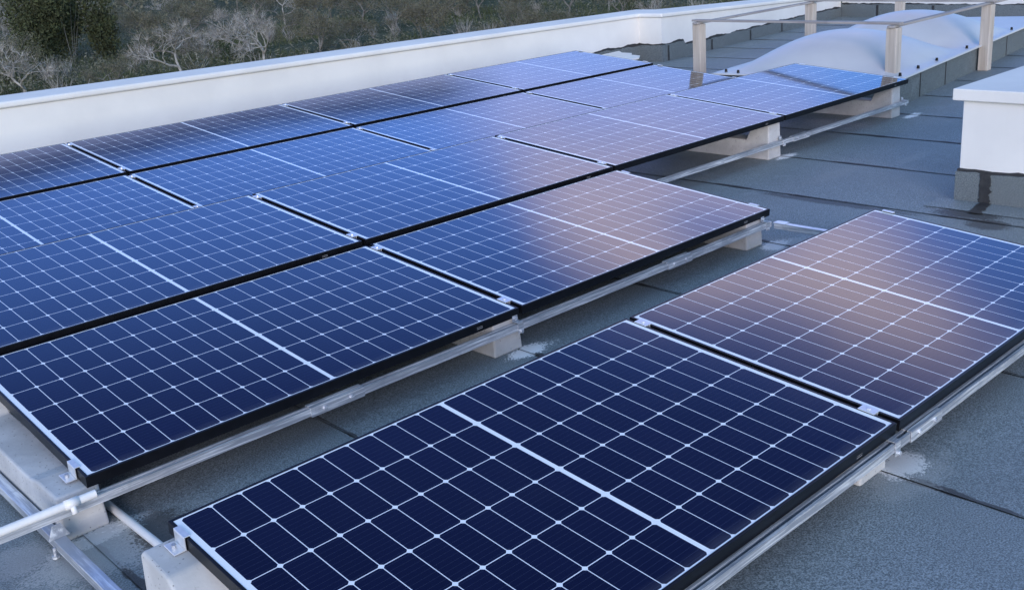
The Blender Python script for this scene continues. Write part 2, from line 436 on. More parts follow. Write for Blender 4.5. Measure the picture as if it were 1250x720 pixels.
def upturn(parent, pts, h, seed, thick=.012, slant=.0, name='membrane_upturn', mat=None, rag=.02, step=.045):
    """membrane turned up a wall with an uneven top edge; lies in front of pts (to the right of walking)"""
    fine = ragged(pts, step, seed); fr = shift(fine, -thick); rnd = random.Random(seed)
    bm = bmesh.new(); A = []
    for i, (p, f) in enumerate(zip(fine, fr)):
        hh = (h(p) if callable(h) else h) + rag * (mnoise.noise(Vector((p[0]*4, p[1]*4, seed))) + .6 * mnoise.noise(Vector((p[0]*17, p[1]*17, seed))))
        A.append([bm.verts.new(q) for q in ((*f, 0.0), (*f, hh), (*p, hh + .004), (*p, 0.0))])
    for u, v in zip(A, A[1:]):
        for k in range(3): bm.faces.new((u[k], v[k], v[k+1], u[k+1]))
    bmesh.ops.recalc_face_normals(bm, faces=bm.faces)
    me = bpy.data.meshes.new(name); bm.to_mesh(me); bm.free()
    return link(name, me, mat or M_UP, parent)
def uph(p): return .20 if p[0] < 8 else (.15)
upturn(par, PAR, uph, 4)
upturn(par, shift(PAR, -.001), lambda p: uph(p) + .018, 9, .006, name='bitumen_edge', mat=M_BIT, rag=.022)
for t in (.02, .22, .42, .60, .80):
    lap = MB(); a = Vector(PAR[2]).lerp(Vector(PAR[3]), t); d = (Vector(PAR[3]) - Vector(PAR[2])).normalized(); nn = Vector((d.y, -d.x))
    f0 = a + nn * .0135; f1 = a + d * .035 + nn * .0135; g0, g1 = f0 + nn * .004, f1 + nn * .004
    lap.quad((*g0, .0), (*g1, .0), (*g1, uph(a) - .01), (*g0, uph(a) - .01)); lap.build('bitumen_lap', M_BIT, par)

far = empty('parapet_wall'); tag(far, 'low white parapet wall across the far end of the roof behind the skylight', 'parapet')
FP = [(12.85, 7.58), (12.5, 5.0), (12.30, 3.2), (12.1, 1.0)]
w = MB(); wall_strip(w, FP, .24, ZG, [.30, .42, .46, .5]); w.build('wall', M_PLAS, far)
cp = MB(); coping(cp, FP, [.302, .422, .462, .502], .045, .27, .05); cp.build('coping', M_PLAS, far, bevel=.008, seg=2)
upturn(far, FP, .20, 12); upturn(far, shift(FP, -.001), .212, 13, .006, name='bitumen_edge', mat=M_BIT)
for t in (.25, .62, .98):
    lap = MB(); a = Vector(FP[0]).lerp(Vector(FP[1]), t); d = (Vector(FP[1]) - Vector(FP[0])).normalized(); nn = Vector((d.y, -d.x))
    f0 = a + nn * .018; f1 = a + d * .04 + nn * .018
    lap.quad((*f0, .0), (*f1, .0), (*f1, .19), (*f0, .19)); lap.build('bitumen_lap', M_BIT, far)

# ------------------------------------------------------------------ chimney block at the right
ch = empty('chimney_block', (3.0, 1.19, 0)); tag(ch, 'squat white plastered roof block with slab top beside the panels', 'chimney')
CX, CY = 1.5, -1.6          # extent in local +x and -y
MB().box(0, CX, CY, 0, .17, .566).build('wall', M_PLAS, ch, bevel=.004)
MB().box(-.03, CX + .03, CY - .03, .05, .568, .632).build('coping', M_PLAS, ch, bevel=.006, seg=2)
MB().box(.004, CX - .004, CY + .004, -.004, 0, .169).build('core', M_CONC, ch)
bp = [(0, 0), (0, CY), (CX, CY)]
def chim_up(seed, h, thick, mat, name, rag):
    pts = [(0.0, CY), (0.0, 0.0), (CX, 0.0)][::-1]
    pts = [(CX, 0.0), (0.0, 0.0), (0.0, CY)]
    # body lies to the left walking (CX,0)->(0,0)->(0,CY): interior is to the left
    return upturn(ch, pts, h, seed, thick, name=name, mat=mat, rag=rag)
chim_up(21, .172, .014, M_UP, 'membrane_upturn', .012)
chim_up(22, .187, .008, M_BIT, 'bitumen_edge', .018)
# cant strip of membrane on the deck round the block and the dark seal that ran down it
st = MB()
for i in range(16):
    z0, z1 = .175 - i * .0105, .175 - (i+1) * .0105
    c_ = -.155 + .012 * mnoise.noise(Vector((i * .5, 0, 3))); wd = .030 + .012 * mnoise.noise(Vector((i * .6, 4, 3)))
    c2 = -.155 + .012 * mnoise.noise(Vector(((i+1) * .5, 0, 3))); wd2 = .030 + .012 * mnoise.noise(Vector(((i+1) * .6, 4, 3)))
    st.quad((-.018, c_ - wd, z0), (-.018, c2 - wd2, z1), (-.018, c2 + wd2, z1), (-.018, c_ + wd, z0))
for i in range(14):
    def pt(t, sgn): return (-.02 - .21 * t, -.165 - .03 * t + sgn * (.033 + .015 * mnoise.noise(Vector((t * 6, sgn * 3, 7)))), .0145 - .003 * t)
    t0, t1 = i / 14, (i + 1) / 14
    st.quad(pt(t0, -1), pt(t1, -1), pt(t1, 1), pt(t0, 1))
st.build('bitumen_streak', M_BIT, ch)
cs = MB()
for i in range(20):
    y0, y1 = CY + (0.1 - CY) * i / 20, CY + (.1 - CY) * (i+1) / 20
    def e(y): return -.20 + .02 * mnoise.noise(Vector((y * 5, 1, 1)))
    cs.quad((e(y0), y0, .007), (e(y1), y1, .007), (-.016, y1, .012), (-.016, y0, .012))
cs.build('membrane_flange', M_ROOFC, ch)

# ------------------------------------------------------------------ solar panels
TILT = .0900
ROWS = {  # x of joint 0, y front, z front, tilt, list of panel slots
    'A': (0.0, 0.0, .1649, .0927, (-1, 0)),
    'B': (-.0024, 1.6019, .1805, .0873, (-1, 0)),
    'C': (-.0074, 2.657, .2894, .0879, (-1, 0, 1, 2)),
    'D': (-.0435, 4.195, .2277, .0921, (-1, 0, 1, 2)),
    'E': (-.022, 5.2633, .334, .0919, (-1, 0, 1, 2)),
}
def make_panel():
    root = empty('solar_panel')
    bm = bmesh.new()
    lip = .0095; zt = .0012
    def ring(d, z): return [bm.verts.new(q) for q in ((d, d, z), (L-d, d, z), (L-d, S-d, z), (d, S-d, z))]
    prof = [(0, -FR), (0, zt - .0012), (.0012, zt), (lip, zt), (lip, -.006), (.003, -.006), (.003, -FR + .002), (.028, -FR + .002), (.028, -FR)]
    rings = [ring(d, z) for d, z in prof]
    for a, b in zip(rings, rings[1:] + rings[:1]):
        for k in range(4): bm.faces.new((a[k], a[(k+1) % 4], b[(k+1) % 4], b[k]))
    bmesh.ops.recalc_face_normals(bm, faces=bm.faces)
    me = bpy.data.meshes.new('frame'); bm.to_mesh(me); bm.free(); link('frame', me, M_FRAME, root)
    g = MB(); g.quad((.005, .005, 0), (L-.005, .005, 0), (L-.005, S-.005, 0), (.005, S-.005, 0)); g.build('glass', M_CELL, root)
    b = MB(); b.box(.0055, L-.0055, .0055, S-.0055, -.0055, -.0012); b.build('backsheet', M_BACK, root)
    MB().box(L/2-.05, L/2+.05, S-.14, S-.08, -.022, -.0058).build('junction_box', M_FRAME, root, bevel=.003)
    s = MB(); s.quad((L-.225, -.0012, -.023), (L-.195, -.0012, -.023), (L-.195, -.0012, -.020), (L-.225, -.0012, -.020))
    s.quad((L-.225, -.0012, -.016), (L-.195, -.0012, -.016), (L-.195, -.0012, -.014), (L-.225, -.0012, -.014)); s.build('sticker', M_STICK, root)
    return root
PLAB = {
    ('A', -1): 'nearest solar panel, large in the foreground and cut off by the bottom edge',
    ('A', 0): 'foreground solar panel at the right edge, reflecting a broad pink cloud',
    ('B', -1): 'dark second row solar panel whose near corner sits above the white conduit end',
    ('B', 0): 'solar panel at the right end of the second row, turning pink towards its far end',
    ('C', -1): 'solar panel at the left end of the third row, cut by the left edge',
    ('C', 0): 'half blue, half pink solar panel in the third row, second from left',
    ('C', 1): 'evenly pinkish solar panel of the third row with open shadowed roof in front of it',
    ('C', 2): 'solar panel at the far right end of the third row, beside the white skylight',
    ('D', -1): 'fourth row solar panel cut by the left edge, second row from the parapet',
    ('D', 0): 'bright all-blue solar panel of the fourth row, second from the left',
    ('D', 1): 'fourth row solar panel, blue at left and pinkish at right, third from left',
    ('D', 2): 'pale solar panel at the far right end of the fourth row, reflecting a post',
    ('E', -1): 'back row solar panel at the left edge with a grey band along the parapet',
    ('E', 0): 'back row solar panel second from the left, widest dark reflection along its parapet side',
    ('E', 1): 'back row solar panel third from the left, narrow dark reflection along its parapet side',
    ('E', 2): 'farthest solar panel, plain pale blue, at the back row end beside the broken board',
}
proto = make_panel(); first = True; prnd = random.Random(41)
for rk, (x0, yf, zf, t, slots) in ROWS.items():
    for s in slots:
        o = proto if first else copy_tree(proto); first = False
        o.location = (x0 + s * P + GAP / 2, yf, zf); o.rotation_euler = (t + R(prnd.uniform(-.10, .10)), R(prnd.uniform(-.06, .06)), 0)
        tag(o, PLAB[(rk, s)], 'solar panel', 'solar panels mounted in rows on the flat roof')

# ------------------------------------------------------------------ concrete blocks with clamps
def slope_z(rk, y):  # underside of the panel frames
    x0, yf, zf, t, _ = ROWS[rk]; return zf + (y - yf) * math.tan(t) - FR / math.cos(t)
def clamp_mid(block, lx, rk, y):
    x0, yf, zf, t, _ = ROWS[rk]
    c = empty('clamp'); c.parent = block
    bl = block.location
    c.location = (lx - bl.x, y - bl.y, zf + (y - yf) * math.tan(t) - bl.z + .0014); c.rotation_euler = (t, 0, 0)
    mb = MB(); mb.box(-.0175, .0175, -.027, .027, .0004, .0036); mb.box(-.008, -.0055, -.027, .027, -.037, .0002); mb.box(.0055, .008, -.027, .027, -.037, .0002)
    me = mb.build('clamp_body', M_ALU, c, bevel=.0008)
    b = MB(); b.tube([(0, 0, .0036), (0, 0, .008)], .0065, 6); b.build('bolt', M_ALU, c)
def clamp_end(block, lx, rk, y, sx):
    # sx=-1: clamp on the left side of the panel, +1 on the right
    x0, yf, zf, t, _ = ROWS[rk]
    c = empty('clamp'); c.parent = block; bl = block.location
    c.location = (lx - bl.x, y - bl.y, zf + (y - yf) * math.tan(t) - bl.z + .0014); c.rotation_euler = (t, 0, 0)
    def X(a, b): return (min(a * sx, b * sx), max(a * sx, b * sx))
    mb = MB(); mb.box(*X(-.012, .006), -.028, .028, .0004, .0036); mb.box(*X(.0025, .0060), -.028, .028, -.036, .0002); mb.box(*X(.0062, .036), -.028, .028, -.036, -.032)
    mb.build('clamp_body', M_ALU, c, bevel=.0008)
    b = MB(); b.tube([(.022 * sx, 0, -.032), (.022 * sx, 0, -.022)], .0065, 6); b.build('bolt', M_GALV, c)
def block(rk, xa, xb, label, lx, kind, front_off=.012, group='concrete ballast blocks under the solar panels'):
    """kind: 'mid', 'left', 'right' clamp type; lx the joint/edge the clamps sit on"""
    x0, yf, zf, t, _ = ROWS[rk]
    ya, yb = yf + front_off, yf + S + .0
    bt = 'concrete_block'
    root = empty(bt, ((xa + xb) / 2, ya, 0)); tag(root, label, 'concrete block', group)
    hx = (xb - xa) / 2; D = yb - ya - .01
    zb = lambda y: slope_z(rk, ya + y) - .003
    beam = min(.13, zb(0) - .015)
    prof = [(0, .0), (D, 0), (D, zb(D) - .012), (D - .012, zb(D)), (D - .14, zb(D - .14)), (D - .19, beam + .01), (.19, beam), (.125, zb(.125)), (.006, zb(0))]
    if zb(0) - beam < .03:
        prof = [(0, .0), (D, 0), (D, zb(D) - .012), (D - .012, zb(D)), (D - .15, zb(D - .15)), (D - .24, beam + .012), (.24, beam), (.17, zb(0)), (.006, zb(0))]
    # taper: narrower at the top
    mb = MB(); bm = mb.bm
    n = len(prof); hmax = max(q[1] for q in prof)
    def ins(z): return .010 * z / hmax
    A = [bm.verts.new((-hx + ins(z), y, z)) for y, z in prof]; B = [bm.verts.new((hx - ins(z), y, z)) for y, z in prof]
    bm.faces.new(A); bm.faces.new(B[::-1])
    for i in range(n): bm.faces.new((A[i], B[i], B[(i+1) % n], A[(i+1) % n]))
    mb.build('ballast', M_CONC, root, bevel=.012, seg=3)
    for y in (yf + .095, yf + S - .075):
        if kind == 'mid': clamp_mid(root, lx, rk, y)
        elif kind == 'left': clamp_end(root, lx, rk, y, -1)
        else: clamp_end(root, lx, rk, y, 1)
    return root
BL = {
    ('A', -1): 'pale concrete block under the left corner of the nearest panel, at the bottom edge',
    ('A', 0): 'concrete block under the joint of the two foreground panels, beside white lime stain',
    ('A', 1): 'concrete block hidden beneath the right end of the foreground panel at the right edge',
    ('B', -1): 'long pale concrete block at the left edge behind the white conduit and steel rail',
    ('B', 0): 'concrete block under the middle joint of the second row, lime stain at its foot',
    ('B', 1): 'concrete block under the right end of the second row where a cross strut begins',
    ('C', -1): 'concrete block under the left end of the third row, its clamp outside the left edge',
    ('C', 0): 'concrete block beneath the clamps at the cross of four panels in mid array',
    ('C', 1): 'concrete block under the third row joint behind the right end of the second row',
    ('C', 2): 'tall notched concrete block under the third row joint, left of the one by the skylight',
    ('C', 3): 'tall notched concrete block at the far right end of the third row, nearest the skylight',
    ('D', -1): 'concrete block under the left end of the fourth row outside the left edge',
    ('D', 0): 'concrete block beneath the first fourth row joint from the left, only its clamps in view',
    ('D', 1): 'concrete block beneath the second fourth row joint from the left, only its clamps in view',
    ('D', 2): 'concrete block beneath the third fourth row joint from the left, only its clamps in view',
    ('D', 3): 'concrete block under the far right end of the fourth row, behind the wooden post reflection',
    ('E', -1): 'concrete block under the left end of the back row outside the left edge',
    ('E', 0): 'concrete block beneath the first back row joint from the left, only its clamps in view',
    ('E', 1): 'concrete block beneath the second back row joint from the left, only its clamps in view',
    ('E', 2): 'concrete block beneath the third back row joint from the left, only its clamps in view',
    ('E', 3): 'concrete block under the far right end of the back row by the broken board',
}
for rk, (x0, yf, zf, t, slots) in ROWS.items():
    ks = list(slots) + [slots[-1] + 1]
    for k in ks:
        j = x0 + k * P
        fo = .035 if rk in 'AC' else .012
        if k == ks[0]: block(rk, j - .085, j + .055, BL[(rk, k)], j + GAP / 2, 'left', fo)
        elif k == ks[-1]: block(rk, j - .195, j - .055, BL[(rk, k)], j - GAP / 2, 'right', fo)
        else: block(rk, j - .145, j + .008, BL[(rk, k)], j, 'mid', fo)

# ------------------------------------------------------------------ rails, struts, conduits
def channel(mb, axis, a, b, u0, u1, z0, z1, t=.0025):
    """lipped steel channel, open at the top"""
    lip = .009
    prof = [(u0, z0), (u1, z0), (u1, z1), (u1 - lip, z1), (u1 - lip, z1 - .006), (u1 - t, z1 - t - .004), (u1 - t, z0 + t), (u0 + t, z0 + t), (u0 + t, z1 - t - .004), (u0 + lip, z1 - .006), (u0 + lip, z1), (u0, z1)]
    mb.prism(prof, axis, a, b); return mb
def rail(x0, x1, yc, z0, label, couplers, bolts):
    r = empty('steel_rail', (x0, yc, z0)); tag(r, label, 'steel rail', 'galvanised rails along the front of the panel rows')
    h = .027; w = .030
    m = MB(); channel(m, 'X', 0, x1 - x0, -w/2, w/2, 0, h); m.build('channel', M_GALV, r)
    for a, b in couplers:
        c = MB(); prof = [(-w/2 - .004, -.004), (w/2 + .004, -.004), (w/2 + .004, h + .004), (w/2 - .012, h + .004), (w/2 - .012, h + .001), (w/2 + .001, h + .001), (w/2 + .001, -.001), (-w/2 - .001, -.001), (-w/2 - .001, h + .001), (-w/2 + .012, h + .001), (-w/2 + .012, h + .004), (-w/2 - .004, h + .004)]
        c.prism(prof, 'X', a - x0, b - x0); c.build('splice', M_GALV, r)
        for t in (.25, .75):
            q = MB(); xx = a + (b - a) * t - x0; q.tube([(xx, -w/2 - .004, h/2), (xx, -w/2 - .011, h/2)], .008, 6); q.build('bolt', M_GALV, r)
    for bx in bolts:
        # strap bent over the rail with a bolt into the block
        s = MB(); s.box(bx - x0 - .014, bx - x0 + .014, -w/2 - .0035, -w/2 - .0005, -.012, h + .003); s.box(bx - x0 - .014, bx - x0 + .014, -w/2 - .0035, w/2 + .002, h + .0035, h + .0065)
        s.box(bx - x0 - .014, bx - x0 + .014, w/2 + .0002, w/2 + .003, h + .001, h + .028); s.build('strap', M_GALV, r)
        q = MB(); q.tube([(bx - x0, w/2 - .006, h + .016), (bx - x0, w/2 + .001, h + .016)], .0085, 6); q.tube([(bx - x0, -w/2 - .003, -.004), (bx - x0, -w/2 - .012, -.004)], .007, 6); q.build('bolt', M_GALV, r)
rail(-1.9, 1.9, -.004, .094, 'galvanised steel rail along the front of the foreground row, streaked with bright zinc', [(.04, .235)], [-.04])
rail(-2.6, 1.735, 1.589, .099, 'galvanised steel rail along the second row, leaving the left edge under the white conduit', [(.9, 1.075), (-1.02, -.80)], [-.035, 1.70])
rail(1.2, 5.31, 2.665, .096, 'galvanised steel rail in front of the third row, crossing the open blocks by the skylight', [(3.64, 3.84)], [3.52, 5.26])
def strut(x, y0, y1, z, label):
    r = empty('steel_strut', (x, y0, z)); tag(r, label, 'steel strut', 'galvanised struts lying across the roof between the rows')
    m = MB(); m.prism([(-.017, 0), (-.017, .03), (.017, .03), (.017, 0), (.0145, 0), (.0145, .0275), (-.0145, .0275), (-.0145, 0)], 'Y', 0, y1 - y0); m.build('channel', M_GALVY, r, bevel=.001)
    return r
s1 = strut(-1.885, -.6, 2.9, .024, 'galvanised steel strut on the roof at the lower left, passing under the steel rail')
s2 = strut(1.76, .0, 1.565, .088, 'galvanised steel strut between the right end of the second row and the foreground panel')
br = MB(); br.box(-.024, .024, 1.50, 1.566, .0305, .0335); br.build('bracket', M_GALVY, s2)
# anchor bracket where strut and rail cross
b = MB(); b.prism([(-.03, .0305), (.03, .0305), (.012, .074), (-.012, .074)], 'Y', 2.158, 2.161); b.build('bracket', M_GALVY, s1)
a_ = MB(); a_.tube([(-.0235, 2.15, -.024), (-.0235, 2.15, .012)], .0045, 6); a_.tube([(-.0235, 2.15, -.020), (-.0235, 2.15, -.012)], .011, 6); a_.build('anchor_bolt', M_GALV, s1)
def conduit(pts, label, r=.0125):
    root = empty('conduit', pts[0]); tag(root, label, 'conduit', 'white plastic conduits by the lower left corner')
    o = Vector(pts[0]); m = MB(); m.tube([Vector(p) - o for p in pts], r, 14, cap=False); m.tube([Vector(p) - o for p in pts[::-1]], r - .0018, 14, cap=False)
    m.build('pipe', M_PVC, root, smooth=True); return root
c1 = conduit([(-2.7, 1.548, .150), (-2.2, 1.549, .1475), (-1.765, 1.550, .1475)], 'white plastic conduit lying along the steel rail, its open end at a panel corner')
t = MB(); t.tube([(2.7 - 1.835, .000, -.0025), (2.7 - 1.835, -.016, -.030)], .0085, 10); t.tube([(2.7 - 1.855, .0015, -.0025), (2.7 - 1.815, .0015, -.0025)], .0148, 14); t.build('clip', M_PVC, c1, smooth=True)
conduit([(-1.690, 1.75, .016), (-1.685, 1.4, .016), (-1.680, .85, .016)], 'white plastic conduit on the roof between the steel rail and the nearest concrete block')

# ------------------------------------------------------------------ skylight
TH = R(8.0)
sk = empty('skylight', (5.60, 2.84, 0), (0, 0, TH)); tag(sk, 'white opal skylight with two bulging domes on a membrane covered kerb', 'skylight')
SW, SLn, ZF = 1.80, 5.0, .25
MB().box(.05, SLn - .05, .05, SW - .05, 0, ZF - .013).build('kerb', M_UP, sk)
for x in (.55, 1.25, 2.3, 3.3):
    kk = MB(); kk.box(x, x + .018, .046, .0495, .005, ZF - .03); kk.build('bitumen_lap', M_BIT, sk)
def dome_sheet():
    bm = bmesh.new(); nx, ny = 130, 48
    D = [(.10, 1.88, .29), (1.96, 3.68, .29)]
    def zz(x, y):
        z = 0
        for a, b, h in D:
            u = (x - (a + b) / 2) / ((b - a) / 2); v = (y - SW / 2) / ((SW - .20) / 2)
            if abs(u) < 1 and abs(v) < 1:
                f = (1 - abs(u) ** 2.1) * (1 - abs(v) ** 2.1)
                f = max(f, 0) ** .9
                z = max(z, h * f)
        return z
    V = [[bm.verts.new((SLn * i / nx, SW * j / ny, ZF + zz(SLn * i / nx, SW * j / ny))) for j in range(ny + 1)] for i in range(nx + 1)]
    for i in range(nx):
        for j in range(ny): bm.faces.new((V[i][j], V[i+1][j], V[i+1][j+1], V[i][j+1]))
    # turned down rim
    edge = [V[i][0] for i in range(nx + 1)] + [V[nx][j] for j in range(1, ny + 1)] + [V[i][ny] for i in range(nx - 1, -1, -1)] + [V[0][j] for j in range(ny - 1, 0, -1)]
    low = [bm.verts.new((v.co.x, v.co.y, ZF - .012)) for v in edge]
    for i in range(len(edge)):
        k = (i + 1) % len(edge); bm.faces.new((edge[i], low[i], low[k], edge[k]))
    bmesh.ops.smooth_vert(bm, verts=[v for r in V[1:-1] for v in r[1:-1]], factor=.5, use_axis_z=True, use_axis_x=False, use_axis_y=False)
    bmesh.ops.recalc_face_normals(bm, faces=bm.faces)
    me = bpy.data.meshes.new('dome_sheet'); bm.to_mesh(me); bm.free()
    for f in me.polygons: f.use_smooth = True
    return link('dome_sheet', me, M_DOME, sk)
dome_sheet()
for (x, y) in ((.10, .07), (.55, .07), (1.05, .07), (1.95, .07), (2.75, .07), (3.55, .07), (4.3, .07), (.12, 1.70), (.07, 1.55), (1.0, 1.74), (1.95, 1.74)):
    b = MB(); b.tube([(x, y, ZF), (x, y, ZF + .028)], [.014, .011], 10); b.build('fixing_cap', M_FRAME, sk)

# ------------------------------------------------------------------ wooden railing
rl = empty('wooden_railing', (5.8, 3.05, 0)); tag(rl, 'weathered wooden guard railing of square posts and flat boards round the skylight', 'railing')
PO = [(5.95, 5.2), (5.80, 3.05), (7.83, 3.13), (8.10, 5.25), (10.2, 5.25), (9.9, 3.2)]
for i, (x, y) in enumerate(PO):
    m = MB(); hw_ = .048
    if i == 4: m.box(x-5.8-hw_, x-5.8+hw_, y-3.05-hw_, y-3.05+hw_, 0, .66)
    else: m.box(x-5.8-hw_, x-5.8+hw_, y-3.05-hw_, y-3.05+hw_, 0, .635)
    m.build('post', M_POST, rl, bevel=.004)
def board(a, b, ext=.07, z=.637, w=.062, t=.02, mat=None):
    a = Vector((a[0]-5.8, a[1]-3.05)); b = Vector((b[0]-5.8, b[1]-3.05)); d = (b - a).normalized(); a = a - d * ext; b = b + d * ext
    n = Vector((-d.y, d.x)) * w / 2; mb = MB(); bm = mb.bm
    lo = [bm.verts.new((*q, z)) for q in (a - n, b - n, b + n, a + n)]; hi = [bm.verts.new((*q, z + t)) for q in (a - n, b - n, b + n, a + n)]
    bm.faces.new(lo[::-1]); bm.faces.new(hi)
    for k in range(4): bm.faces.new((lo[k], lo[(k+1) % 4], hi[(k+1) % 4], hi[k]))
    mb.build('rail_board', mat, rl, bevel=.002)
board(PO[0], PO[3], mat=M_RAILX); board(PO[1], PO[2], mat=M_RAILX)
board(PO[2], PO[5], ext=-.08, mat=M_RAILX); board(PO[3], PO[4], ext=-.08, mat=M_RAILX)
board(PO[0], PO[1], z=.6605, mat=M_RAILY); board(PO[3], PO[2], z=.6605, mat=M_RAILY)

# ------------------------------------------------------------------ broken board by the parapet
bd = MB(); rnd = random.Random(5)
edge = [(-.42, -.18), (-.1, -.25), (.16, -.27), (.28, -.2), (.27, -.08), (.36, -.02), (.33, .1), (.40, .2), (.1, .24), (-.2, .25), (-.45, .24)]
bd.prism(edge, 'Z', 0, .018)
o = bd.build('broken_board', M_PLAS, None, bevel=.002); o.location = (6.62, 6.98, .145); o.rotation_euler = (R(4), R(-2), R(4))
tag(o, 'broken off-white board lying at the foot of the parapet behind the last panels', 'board')
bk = MB(); bk.box(-.22, .22, -.09, .09, 0, .14); o = bk.build('concrete_block', M_CONC, None, bevel=.01, seg=2); o.location = (6.62, 7.0, .002)
tag(o, 'loose concrete block propping up the broken board beside the parapet', 'concrete block')

# ------------------------------------------------------------------ vegetation
def mat_leaf(name, c0, c1, sc_=1.3):
    m = Mat(name); gi = m.nd('ShaderNodeObjectInfo')
    n = m.noise(sc_, 3, .6)
    c = m.mix(m.step(n, .3, .7), c0, c1)
    c = m.mix(m.math('MULTIPLY', gi.outputs['Random'], .40), c, (.115, .100, .065))
    m.set(c, .8, 0, .2); return m.m
M_OLV = mat_leaf('olive_leaf', (.060, .067, .040), (.185, .182, .135))
M_DRY = mat_leaf('dry_twig', (.115, .105, .084), (.25, .233, .195))
M_DARK = mat_leaf('dark_leaf', (.014, .026, .011), (.048, .072, .028))
M_BARK = simple('grey_bark', (.09, .088, .08), (.20, .195, .18), .9, 3, bump=.3)
M_GRASS = mat_leaf('wild_grass', (.035, .065, .022), (.10, .125, .055), .4)
def skeleton(rnd, h, spread, lev=4):
    segs = []; tips = []
    def grow(p, d, ln, r, k):
        pts = [p]; rad = [r]
        n = 3
        for i in range(n):
            d = (d + Vector((rnd.gauss(0, .22), rnd.gauss(0, .22), rnd.gauss(.03, .12)))).normalized()
            p = p + d * ln / n; pts.append(p); rad.append(r * (1 - .3 * (i + 1) / n))
        segs.append((pts, rad, k))
        if k == 0: tips.append((p, d)); return
        for _ in range(rnd.choice((2, 3, 3) if k > 1 else (2, 3))):
            dd = (d + Vector((rnd.gauss(0, spread), rnd.gauss(0, spread), rnd.gauss(.05, .35)))).normalized()
            grow(p, dd, ln * rnd.uniform(.6, .9), r * .58, k - 1)
    grow(Vector((0, 0, -.1)), Vector((rnd.gauss(0, .22), rnd.gauss(0, .22), 1)).normalized(), h * .27, h * .026, lev)
    return segs, tips
def make_tree(seed, h, spread, leafiness, leaf_mat, name, leaf=.10, twigs=6, lev=4):
    rnd = random.Random(seed); segs, tips = skeleton(rnd, h, spread, lev)
    root = empty(name)
    tr = MB()
    for pts, rad, k in segs: tr.tube(pts, rad, 6 if k > 2 else 4, cap=False)
    # bare twigs as slim blades
    for p, d in tips:
        for _ in range(twigs):
            dd = (d + Vector((rnd.gauss(0, .7), rnd.gauss(0, .7), rnd.gauss(.1, .6)))).normalized() * rnd.uniform(.25, .7) * h / 4
            s_ = dd.cross(Vector((rnd.gauss(0,1), rnd.gauss(0,1), rnd.gauss(0,1)))).normalized() * .009
            tr.bm.faces.new([tr.bm.verts.new(q) for q in (p - s_, p + s_, p + dd)])
    tr.build('trunk', M_BARK if leafiness > 1.2 else M_BARKG, root)
    cr = MB()
    for p, d in tips:
        m = int(rnd.uniform(.3, 1.7) * 26 * leafiness)
        c0 = p + d * .15 * h / 4
        for _ in range(m):
            q = c0 + Vector((rnd.gauss(0, .26), rnd.gauss(0, .26), rnd.gauss(0, .20))) * h / 4
            a = Vector((rnd.gauss(0,1), rnd.gauss(0,1), rnd.gauss(.2,1))).normalized(); b = a.cross(Vector((rnd.gauss(0,1), rnd.gauss(0,1), rnd.gauss(0,1)))).normalized()
            l_ = leaf * rnd.uniform(.6, 1.5)
            cr.bm.faces.new([cr.bm.verts.new(v) for v in (q, q + a * l_ * .5 + b * l_ * .18, q + a * l_, q + a * l_ * .5 - b * l_ * .18)])
    cr.build('crown', leaf_mat, root)
    return root
M_BARKG = simple('pale_dead_bark', (.19, .185, .175), (.42, .41, .385), .9, 3)
def make_shrub(seed, r, h, mat, name, n=900, leaf=.10, stems=24, cn='foliage', sn='stems'):
    rnd = random.Random(seed); root = empty(name); st = MB(); cr = MB()
    lobes = [(Vector((rnd.gauss(0, .45) * r, rnd.gauss(0, .45) * r, rnd.uniform(.3, .75) * h)), rnd.uniform(.28, .55) * r) for _ in range(7)]
    for i in range(stems):
        a = rnd.uniform(0, 6.28); d = Vector((math.cos(a) * rnd.uniform(.1, .8) * r, math.sin(a) * rnd.uniform(.1, .8) * r, h * rnd.uniform(.5, 1.12)))
        st.tube([(0, 0, -.05), d * .5 + Vector((rnd.gauss(0, .1), rnd.gauss(0, .1), .1)), d], [.02, .014, .005], 3, cap=False)
    for i in range(n):
        c, s = rnd.choice(lobes); v = Vector((rnd.gauss(0,1), rnd.gauss(0,1), rnd.gauss(0,1))).normalized() * s * rnd.uniform(.5, 1.1)
        q = c + Vector((v.x, v.y, v.z * h / r * .8)); q.z = max(q.z, .02)
        a = Vector((rnd.gauss(0,1), rnd.gauss(0,1), rnd.gauss(.3,1))).normalized(); b = a.cross(Vector((rnd.gauss(0,1), rnd.gauss(0,1), rnd.gauss(0,1)))).normalized()
        l_ = leaf * rnd.uniform(.6, 1.6)
        cr.bm.faces.new([cr.bm.verts.new(t) for t in (q, q + a * l_ * .5 + b * l_ * .2, q + a * l_, q + a * l_ * .5 - b * l_ * .2)])
    st.build(sn, M_BARK if sn == 'trunk' else M_BARKG, root); cr.build(cn, mat, root)
    return root
CP = Vector((-2.608, -1.2778))
def at(px, dist):
    """ground point seen in the column px of the photo (taken at the height of the parapet line) at a plan distance"""
    d = RC @ Vector(((px - 626.7) / 1253.5, -(60 - 339.0) / 1253.5, -1.0)); d = Vector((d.x, d.y)).normalized()
    q = CP + d * dist; z = ZG + .35 * mnoise.noise(Vector((q.x, q.y, ZG)) * .03) + max(0, q.y - 120) * .004
    return (q.x, q.y, z - .08)
protos = {
    'bare': [make_tree(11 + i, 4.0, .62, .55, M_DRY, 'olive_tree', .085, 16) for i in range(3)],
    'thin': [make_tree(31 + i, 4.0,   .6, 2.7, M_OLV, 'olive_tree', .11, 8) for i in range(4)],
    'dark': [make_shrub(51 + i, 2.9, 6.2, M_DARK, 'leafy_tree', 14000, .22, 5, 'crown', 'trunk') for i in range(2)],
}
